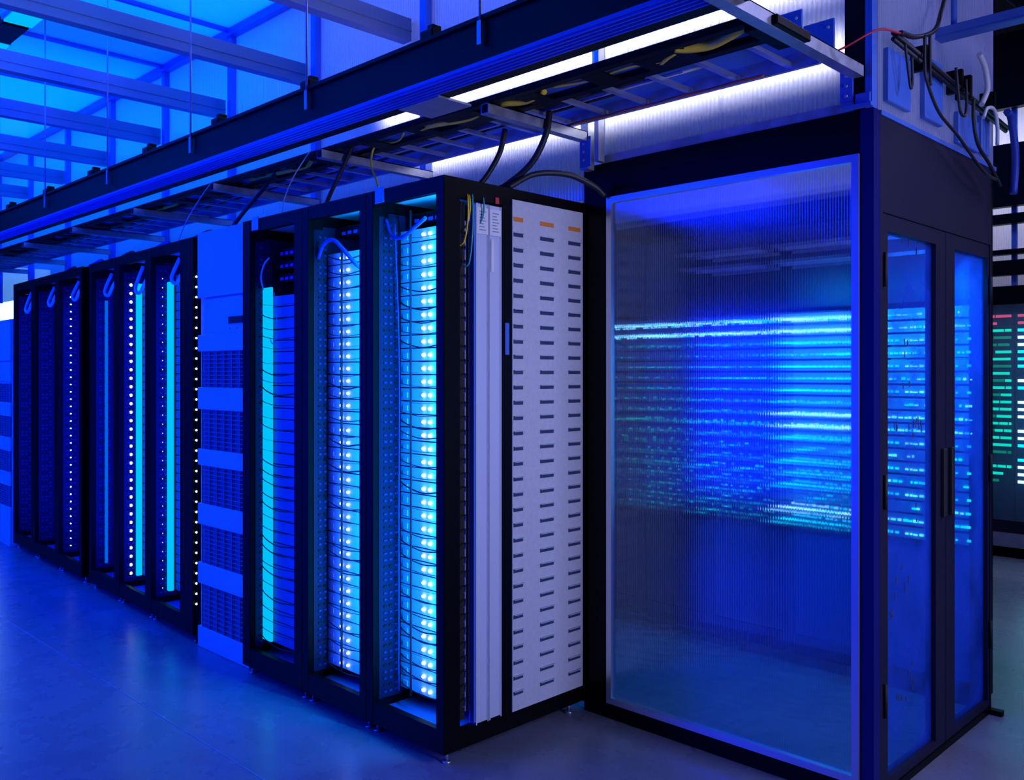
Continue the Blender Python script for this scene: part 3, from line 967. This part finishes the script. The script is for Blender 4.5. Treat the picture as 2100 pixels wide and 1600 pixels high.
# drops into the racks
cable('drop_cable', [(-2.82, 2.80, 2.575), (-2.84, 2.78, 2.46), (-2.90, 2.72, 2.33), (-2.96, 2.62, 2.255)], 0.013, 'rubber', 'thick black cable dropping onto the near corner rack, left one of two')
cable('drop_cable', [(-2.50, 2.74, 2.575), (-2.50, 2.72, 2.48), (-2.56, 2.70, 2.37), (-2.66, 2.66, 2.29), (-2.72, 2.62, 2.255)], 0.014, 'rubber', 'thick black cable dropping onto the near corner rack, right one of two')
cable('drop_cable', [(-2.62, 2.62, 2.262), (-2.58, 2.74, 2.33), (-2.52, 2.88, 2.34), (-2.47, 2.99, 2.30), (-2.45, 3.04, 2.262 - 0.0)], 0.013, 'rubber', 'black cable arching from the near corner rack to the enclosure')
cable('drop_cable', [(-3.55, 2.50, 2.575), (-3.57, 2.45, 2.45), (-3.60, 2.40, 2.32), (-3.60, 2.38, 2.255)], 0.011, 'rubber', 'black cable dropping onto the top between the middle and left near racks')
cable('drop_cable', [(-4.20, 2.50, 2.575), (-4.28, 2.44, 2.46), (-4.40, 2.38, 2.33), (-4.45, 2.36, 2.27)], 0.011, 'rubber', 'black cable dropping onto the blue-lit cabinet')
cable('drop_wire', [(-3.75, 2.40, 2.575), (-3.80, 2.34, 2.45), (-3.82, 2.30, 2.34), (-3.80, 2.27, 2.255)], 0.003, 'white_cable', 'thin pale wire dropping to the rack right of the cabinet', 'wire')
cable('drop_wire', [(-4.75, 2.40, 2.575), (-4.82, 2.36, 2.48), (-4.95, 2.34, 2.36), (-5.05, 2.34, 2.258)], 0.003, 'white_cable', 'thin pale wire dropping onto the rack left of the cabinet', 'wire')
# top-of-rack clutter: cables draped on the racks' tops
for k in range(8):
    x = -2.9 - k * 0.62
    y0 = 2.36
    if -4.72 < x < -4.1: continue
    yy = 2.30 + (0.0 if x > -4.7 else (-(x + 4.75)) * 0.046)
    pts = [(x, yy + 0.10, 2.262), (x - 0.10, yy + 0.16, 2.30), (x - 0.25, yy + 0.20, 2.33), (x - 0.42, yy + 0.16, 2.28), (x - 0.5, yy + 0.18, 2.262)]
    cable('draped_cable', pts, 0.010, 'rubber' if k % 2 else 'blue_cable', 'dark cable draped over the rack tops below the ladder tray', group='cables draped over the rack tops')

# strut brackets carrying the trays
def strut_arm(x, y0, y1, z, label, group=None):
    m = MB()
    m.box(x - 0.021, x + 0.021, y0, y1, z, z + 0.004, 'steel')
    m.box(x - 0.021, x - 0.017, y0, y1, z + 0.004, z + 0.041, 'steel')
    m.box(x + 0.017, x + 0.021, y0, y1, z + 0.004, z + 0.041, 'steel')
    m.box(x - 0.021, x + 0.021, y0, y1, z + 0.037, z + 0.041, 'steel')
    o = m.build('support_strut')
    return tag(o, label, 'bracket', group)
strut_arm(-1.330, 2.02, YC - 0.035, 2.512, 'long grey strut running from the corner post forward, past the right ends of the trays')
strut_arm(-2.530, 2.40, YC - 0.072, 2.503, 'galvanised strut arm under the trays, left of the milky panel')
strut_arm(-3.60, 2.35, YC - 0.035, 2.503, 'galvanised strut arm under the trays above the middle near rack')
for i in range(1, 7):
    strut_arm(-3.60 - 1.06 * i, 2.35, YC - 0.035, 2.503, 'galvanised strut arm under the trays above the cabinet and left racks', 'strut arms above the left racks')
# short bracket on the second strut (under busway)
m = MB(); m.box(-2.80, -2.56, 2.19, 2.36, 2.529, 2.539, 'steel', 0.002)
tag(m.build('splice_plate'), 'small galvanised plate under the busway above the near corner rack', 'plate')
# upright of the strut arm on top of the enclosure
R = empty('strut_upright', (-2.52, YC - 0.035, 2.411)); tag(R, 'galvanised strut upright with perforated foot standing where the enclosure meets the rack', 'post')
m = MB(); m.box(-0.030, 0.012, -0.030, 0.012, -0.03, 0.40, 'steel'); m.box(0.040, 0.062, -0.02, 0.02, 0.0, 0.62, 'steel'); m.build('channel', R)
m = MB(); m.box(-0.030, 0.030, -0.036, -0.031, -0.02, 0.11, 'bluepaint')
for k in range(3): m.cyl((-0.008, -0.0365, 0.01 + k * 0.035), (-0.008, -0.041, 0.01 + k * 0.035), 0.006, 'alu', 8)
m.build('bolted_foot', R)
# corner post
R = empty('corner_strut_post', (-1.325, YC + 0.02, 2.411)); tag(R, 'tall dark corner strut post rising from the enclosure corner', 'post')
m = MB(); m.box(-0.030, 0.010, -0.03, 0.01, 0.0, 2.48, 'black'); m.build('inner_channel', R)
m = MB(); m.box(0.010, 0.034, -0.03, 0.01, 0.0, 2.48, 'bluepaint'); m.build('blue_channel', R)
m = MB(); m.box(-0.062, -0.030, -0.03, 0.00, 0.10, 2.48, 'black'); m.build('outer_channel', R)
m = MB()
m.box(-0.060, 0.040, -0.055, -0.031, -0.0, 0.012, 'bluepaint'); m.box(-0.020, 0.030, -0.040, -0.031, 0.012, 0.05, 'bluepaint')
m.box(-0.075, -0.030, -0.040, -0.031, 0.03, 0.14, 'bluepaint')
for k in range(3): m.cyl((-0.052, -0.040, 0.05 + k * 0.035), (-0.052, -0.046, 0.05 + k * 0.035), 0.006, 'alu', 8)
m.build('base_bracket', R)
# blue cover panels on the plastic wall near the corner
for k, (a, b, c, d) in enumerate(((-1.70, -1.525, 2.60, 2.80), (-1.52, -1.405, 2.60, 2.735))):
    m = MB(); m.box(a, b, YC - 0.055, YC - 0.045, c, d, 'bluepaint', 0.002); m.cyl((b - 0.02, YC - 0.056, d - 0.03), (b - 0.02, YC - 0.060, d - 0.03), 0.005, 'white_cable', 8)
    m.box(a + 0.05, a + 0.07, YC - 0.045, YC + 0.010, d - 0.06, d - 0.04, 'bluepaint')
    tag(m.build('cover_panel'), ['blue cover plate on the milky wall, left of the smaller one', 'smaller blue cover plate on the milky wall beside the corner post'][k], 'panel')

# ------------------------------------------------------------------ wall above the end doors, with cabling
m = MB(); m.box(XE - 0.020, XE - 0.010, YC + 0.06, 4.36, 2.396, 3.60, 'poly_end')
tag(m.build('polycarbonate_panel'), 'violet milky end panel above the enclosure doors, behind the hanging wires', 'wall panel')
m = MB(); m.box(XE - 0.026, XE + 0.004, YC + 0.055, 4.36, 2.396, 2.412, 'bluepaint')
tag(m.build('sill_channel'), 'thin blue channel under the end panel above the doors', 'channel')
# wire bundle along the panel
R = tag(empty('conduit_run', (XE + 0.03, 3.15, 2.66)), 'dark conduit bundle sloping along the end panel above the doors', 'conduit')
for k in range(3):
    MB().cyl((0.0 + 0.012 * (k % 2), 0, 0.0 + 0.010 * k), (0.012 * (k % 2), 1.25, -0.085 + 0.010 * k), 0.008, 'rubber', 8).build('conduit', R)
for yy in (0.25, 0.62, 0.72, 1.02):
    MB().box(-0.038, 0.022, yy, yy + 0.022, -0.05, 0.04, 'black').build('clip', R)
for k, (a, b, c, d) in enumerate(((3.16, 3.36, 2.452, 2.64), (3.50, 3.68, 2.46, 2.70), (3.86, 4.10, 2.43, 2.56), (4.14, 4.24, 2.44, 2.60))):
    m = MB(); m.box(XE - 0.009, XE + 0.012, a, b, c, d, 'bluepaint', 0.003)
    tag(m.build('cable_cover'), ['tallest blue box on the end panel, beside the corner post', 'second blue box on the end panel, under the blue strut end',
        'third blue box on the end panel, near the pale loop', 'smallest blue box on the end panel, at its far end'][k], 'box')
def ew(pts, r, mat, label):
    cable('hanging_cable', pts, r, mat, label)
x_ = XE + 0.06
ew([(x_, 3.18, 2.64), (x_, 3.20, 2.58), (x_, 3.23, 2.50), (x_, 3.245, 2.535), (x_, 3.24, 2.61)], 0.005, 'rubber', 'narrow black wire loop in front of the tallest blue box')
ew([(x_, 3.36, 2.72), (x_, 3.36, 2.62), (x_, 3.38, 2.56), (x_, 3.50, 2.47), (x_, 3.70, 2.42), (x_, 4.0, 2.33), (x_, 4.2, 2.32)], 0.006, 'rubber', 'long black cable sagging diagonally along the end panel')
ew([(x_, 3.41, 2.73), (x_, 3.41, 2.64), (x_, 3.415, 2.55)], 0.006, 'rubber', 'short black wire standing above the conduit bundle')
ew([(x_, 3.68, 2.68), (x_, 3.70, 2.60), (x_, 3.73, 2.52), (x_, 3.78, 2.515), (x_, 3.80, 2.57), (x_, 3.79, 2.66)], 0.006, 'rubber', 'rounded black wire loop right of the second blue box')
ew([(x_, 3.88, 2.60), (x_, 3.88, 2.52), (x_, 3.93, 2.43), (x_, 4.08, 2.37), (x_, 4.22, 2.30)], 0.007, 'rubber', 'black cable dropping past the third blue box to the door header end')
ew([(x_, 4.0, 2.55), (x_, 4.05, 2.60), (x_, 4.14, 2.61), (x_, 4.18, 2.55), (x_, 4.18, 2.47)], 0.008, 'white_cable', 'pale cable loop at the far end of the end panel')
ew([(x_, 3.95, 2.80), (x_, 4.02, 2.76), (x_, 4.05, 2.68), (x_, 3.98, 2.60)], 0.012, 'white_cable', 'pale thick cable hanging under the blue strut')
ew([(x_, 3.14, 2.67), (x_ - 0.01, 3.30, 2.70), (x_, 3.45, 2.76), (x_ - 0.01, 3.55, 2.86), (x_, 3.60, 2.98)], 0.009, 'rubber', 'black cable sweeping up from the corner post over the end panel')
ew([(x_, 3.14, 2.668), (x_ - 0.03, 3.02, 2.655), (-1.36, 2.96, 2.60), (-1.47, 2.93, 2.58)], 0.004, 'red', 'thin red cable passing behind the corner post to the ladder tray')
ew([(x_ + 0.02, 4.24, 2.62), (x_ + 0.02, 4.30, 2.60), (x_ + 0.02, 4.36, 2.45), (x_ + 0.02, 4.33, 2.28)], 0.016, 'blue_cable', 'thick dark blue hose at the far end of the end panel')
# blue strut above
m = MB(); m.box(-1.30, 0.6, 3.66, 3.72, 2.80, 2.845, 'bluepaint', 0.003); m.box(-1.30, 0.6, 3.655, 3.66, 2.80, 2.806, 'bluepaint')
tag(m.build('blue_strut'), 'blue painted strut reaching in from the right edge above the doors', 'beam')
m = MB(); m.cyl((-1.24, 3.69, 2.845), (-1.24, 3.69, 4.9), 0.012, 'bluepaint', 8)
tag(m.build('hanger_rod'), 'blue rod holding the end of the blue strut', 'rod')
# dark conduits overhead at right
for k, (x, z, r) in enumerate(((-1.12, 3.00, 0.028), (-1.02, 3.03, 0.022), (-0.92, 3.06, 0.022), (-0.78, 3.10, 0.03), (-0.62, 3.12, 0.022))):
    m = MB(); m.cyl((x, 2.4, z), (x + 0.10, 7.0, z - 0.05), r, 'black', 10)
    tag(m.build('overhead_pipe'), 'dark pipe running away overhead in the upper right corner', 'pipe', 'overhead pipes in the upper right corner')
cable('hanging_cable', [(-1.05, 4.2, 2.98), (-0.98, 4.6, 2.85), (-0.85, 4.9, 2.72), (-0.65, 5.2, 2.62)], 0.012, 'blue_cable', 'dark blue cable sagging below the overhead pipes')

# ------------------------------------------------------------------ opposite rack row, seen through the panes
OW = 0.50
proto = {}
OLAB = ['rightmost rack inside the enclosure, crossed by bright cyan light rows', 'second rack inside the enclosure, left of the brightest one',
        'third rack inside the enclosure, with greenish light rows', 'fourth rack inside the enclosure, dim green rows behind the pane',
        'fifth rack inside the enclosure, dark behind the left part of the pane', 'rack deep inside the hot aisle beyond the pane']
def led_strip_mesh(mats, W, dens, seed):
    q = MB(); r_ = random.Random(seed)
    x = -W + 0.03
    while x < -0.03:
        ww = r_.uniform(0.006, 0.022)
        if r_.random() < dens:
            q.box(x, min(x + ww, -0.025), -0.006, 0.0, 0.018, 0.018 + r_.uniform(0.006, 0.012), r_.choice(mats))
        x += ww + r_.uniform(0.002, 0.012)
    return q
for i in range(6):
    x1 = XE - 0.055 - i * OW
    R = empty('storage_rack', (x1, 4.305, 0)); tag(R, OLAB[i], 'rack')
    for a in (-OW, -0.035):
        for y in (0, 0.17):
            MB().box(a, a + 0.035, y, y + 0.03, 0.02, H, 'black').build('post', R)
    m = MB(); m.box(-OW + 0.035, -0.035, 0.005, 0.20, 0.0, 0.10, 'black'); m.build('base', R)
    m = MB(); m.box(-OW, 0, 0.0, 0.20, H + 0.001, 2.40, 'black'); m.build('top', R)
    m = MB(); m.box(-OW + 0.036, -0.036, 0.012, 0.03, 0.105, 0.70, 'bluepaint' if i < 3 else 'perf'); m.build('lower_panel', R)
    m = MB(); m.box(-OW + 0.036, -0.036, 0.012, 0.03, 1.83, H, 'perf'); m.build('upper_panel', R)
    if i < 3:
        for zz in (2.05, 2.13):  # added rails standing in for pale streaks of light
            MB().box(-OW + 0.036, -0.036, -0.006, 0.011, zz, zz + 0.018, 'alu').build('rail', R)
    mats = (['led_cyan', 'led_cyan', 'led_pale'], ['led_cyan', 'led_cyan', 'led_green'], ['led_green', 'led_cyan', 'led_green'], ['led_green'], ['led_green'], ['led_green'])[i]
    dens = (0.85, 0.8, 0.45, 0.3, 0.1, 0.05)[i]
    base = None
    nrow = 18
    for k in range(nrow):
        z = 0.72 + k * 0.0605
        if base is None:
            m = MB(); m.box(-OW + 0.037, -0.037, 0.006, 0.165, 0.0, 0.054, 'server_body'); m.box(-OW + 0.039, -0.039, 0.0, 0.006, 0.002, 0.052, 'server' if i < 2 else 'server_dark')
            base = m.build('storage_server', None, (x1, 4.305, z))
            variants = [led_strip_mesh(mats, OW, dens, 100 * i + v).build('light_row', base) for v in range(1)]
            o = base
        else:
            o = base.copy(); COL.objects.link(o); o.location = (x1, 4.305, z)
            l = base.children[0].copy(); COL.objects.link(l); l.parent = o
            hot = k in (16, 17) or (i < 2 and k in (1, 8, 9))
            if hot or k % 2 == 0:
                s = led_strip_mesh(['led_pale', 'led_pale', 'led_cyan'] if hot and (i < 2 or k > 15) else mats, OW, 0.95 if hot else dens * random.uniform(0.6, 1.1), 100 * i + k)
                t = s.build('light_row_tmp'); l.data = t.data; bpy.data.objects.remove(t); l.data.name = 'light_row'
        tag(o, ['storage unit with a bright cyan light row in the rightmost rack behind the pane', 'storage unit with a cyan light row in the second rack behind the pane',
                'storage unit with a greenish light row in the third rack behind the pane', 'storage unit with a dim green row in the fourth rack behind the pane',
                'dark storage unit in the fifth rack behind the pane', 'dark storage unit in the deepest rack behind the pane'][i], 'storage server', 'storage units of rack ' + ['one', 'two', 'three', 'four', 'five', 'six'][i] + ' behind the pane')
    if i < 2:
        area('rack_lamp', (-OW / 2, -0.35, 1.95), (0, 0.5, -1), 0.4, 0.04, (9, 7)[i], (0.0, 0.35, 1.0), parent=R)  # cyan fill light added to brighten the storage faces
# wall over the opposite row
m = MB(); m.box(-12, XE - 0.05, 4.36, 4.37, 2.402, 3.8, 'poly')
tag(m.build('polycarbonate_panel'), 'milky plastic wall over the racks on the far side of the enclosure', 'wall panel')
# blue lamp low inside hot aisle
area('hot_aisle_lamp', (-1.75, 3.70, 2.30), (-0.2, 0.5, -1), 0.6, 0.2, 6.0, (0.0, 0.14, 1.0))

# ------------------------------------------------------------------ far row at the right edge
YF = 8.0
R = empty('far_containment', (-0.6, YF, 0)); tag(R, 'distant second enclosure with lit panes at the right edge of the photo', 'enclosure')
MB().box(-4.0, 2.0, 0, 0.05, 0.0, 0.085, 'black').build('base_rail', R)
MB().box(-4.0, 2.0, 0, 0.05, 0.201, 0.30, 'black_wide').build('lower_rail', R)
MB().box(-4.0, 2.0, -0.012, 0.04, 0.086, 0.20, 'steel').build('sill', R)
MB().box(-4.0, 2.0, 0, 0.05, 2.05, 2.20, 'black').build('header_panel', R)
MB().box(-4.0, 2.0, 0.01, 0.02, 0.301, 2.049, 'far_pane').build('pane', R)
MB().box(-4.0, 2.0, 0.01, 0.02, 2.201, 4.2, 'poly').build('upper_pane', R)
for z, h_, d in ((2.28, 0.12, -0.08), (2.445, 0.04, -0.10), (2.69, 0.08, -0.10), (2.83, 0.50, -0.10), (3.62, 0.6, -0.10)):
    MB().box(-4.0, 2.0, d, d + 0.08, z, z + h_, 'black').build('overhead_rail', R)
for x in (-1.62, -0.5, 0.6):
    MB().box(x - 0.02, x + 0.02, -0.03, 0.0, 2.2, 3.9, 'bluepaint').build('post', R)
FL = ['far server rack with green and pink light rows behind the second enclosure', 'far server rack with bright pale rows at the right edge', 'far server rack beyond the right edge of the doors',
      'far dark rack of the second enclosure']
for i, x1 in enumerate((-2.30, -1.69, -1.08, -2.91)):
    q = MB()
    q.box(-0.60, 0, 0.006, 0.7, 0.0, 2.18, 'server_body')
    o = q.build('server_rack', None, (x1, YF + 0.25, 0))
    tag(o, FL[i], 'rack')
    rws = MB(); r_ = random.Random(50 + i)
    for k in range(24):
        z = 0.58 + k * 0.060
        mats = ['led_green', 'led_green', 'led_deep'] if i in (0, 3) else ['led_pale', 'led_cyan', 'led_pale']
        if k > 21: mats = ['led_red']
        x = -0.58
        while x < -0.03:
            ww = r_.uniform(0.06, 0.24)
            if r_.random() < (0.9 if i in (0, 3) else 0.9):
                rws.box(x, min(x + ww, -0.02), -0.002, 0.006, z, z + 0.022, r_.choice(mats))
            x += ww + 0.01
    rws.build('light_row', o)['kind'] = 'stuff'
# tray and rod bits right of the enclosure
m = MB(); m.box(-1.25, 0.4, 5.2, 5.5, 2.42, 2.45, 'steel'); m.box(-1.25, 0.4, 5.2, 5.215, 2.45, 2.50, 'steel'); m.box(-1.25, 0.4, 5.485, 5.5, 2.45, 2.50, 'steel')
tag(m.build('cable_tray'), 'galvanised tray crossing behind the far end of the enclosure at the right edge', 'cable tray')
m = MB(); m.box(-1.10, -1.06, 4.4, 6.9, 2.52, 2.56, 'bluepaint')
tag(m.build('blue_strut'), 'blue strut running away from the far top corner of the enclosure', 'beam')
m = MB(); m.cyl((-1.16, 5.35, 2.45), (-1.16, 5.35, 4.9), 0.006, 'steel', 6)
tag(m.build('hanger_rod'), 'thin rod holding the tray at the right edge', 'rod')
# lit window far left
m = MB(); m.box(-15.98, -15.96, 2.6, 5.2, 1.9, 3.2, 'led_pale'); 
struct(m.build('window_1'))
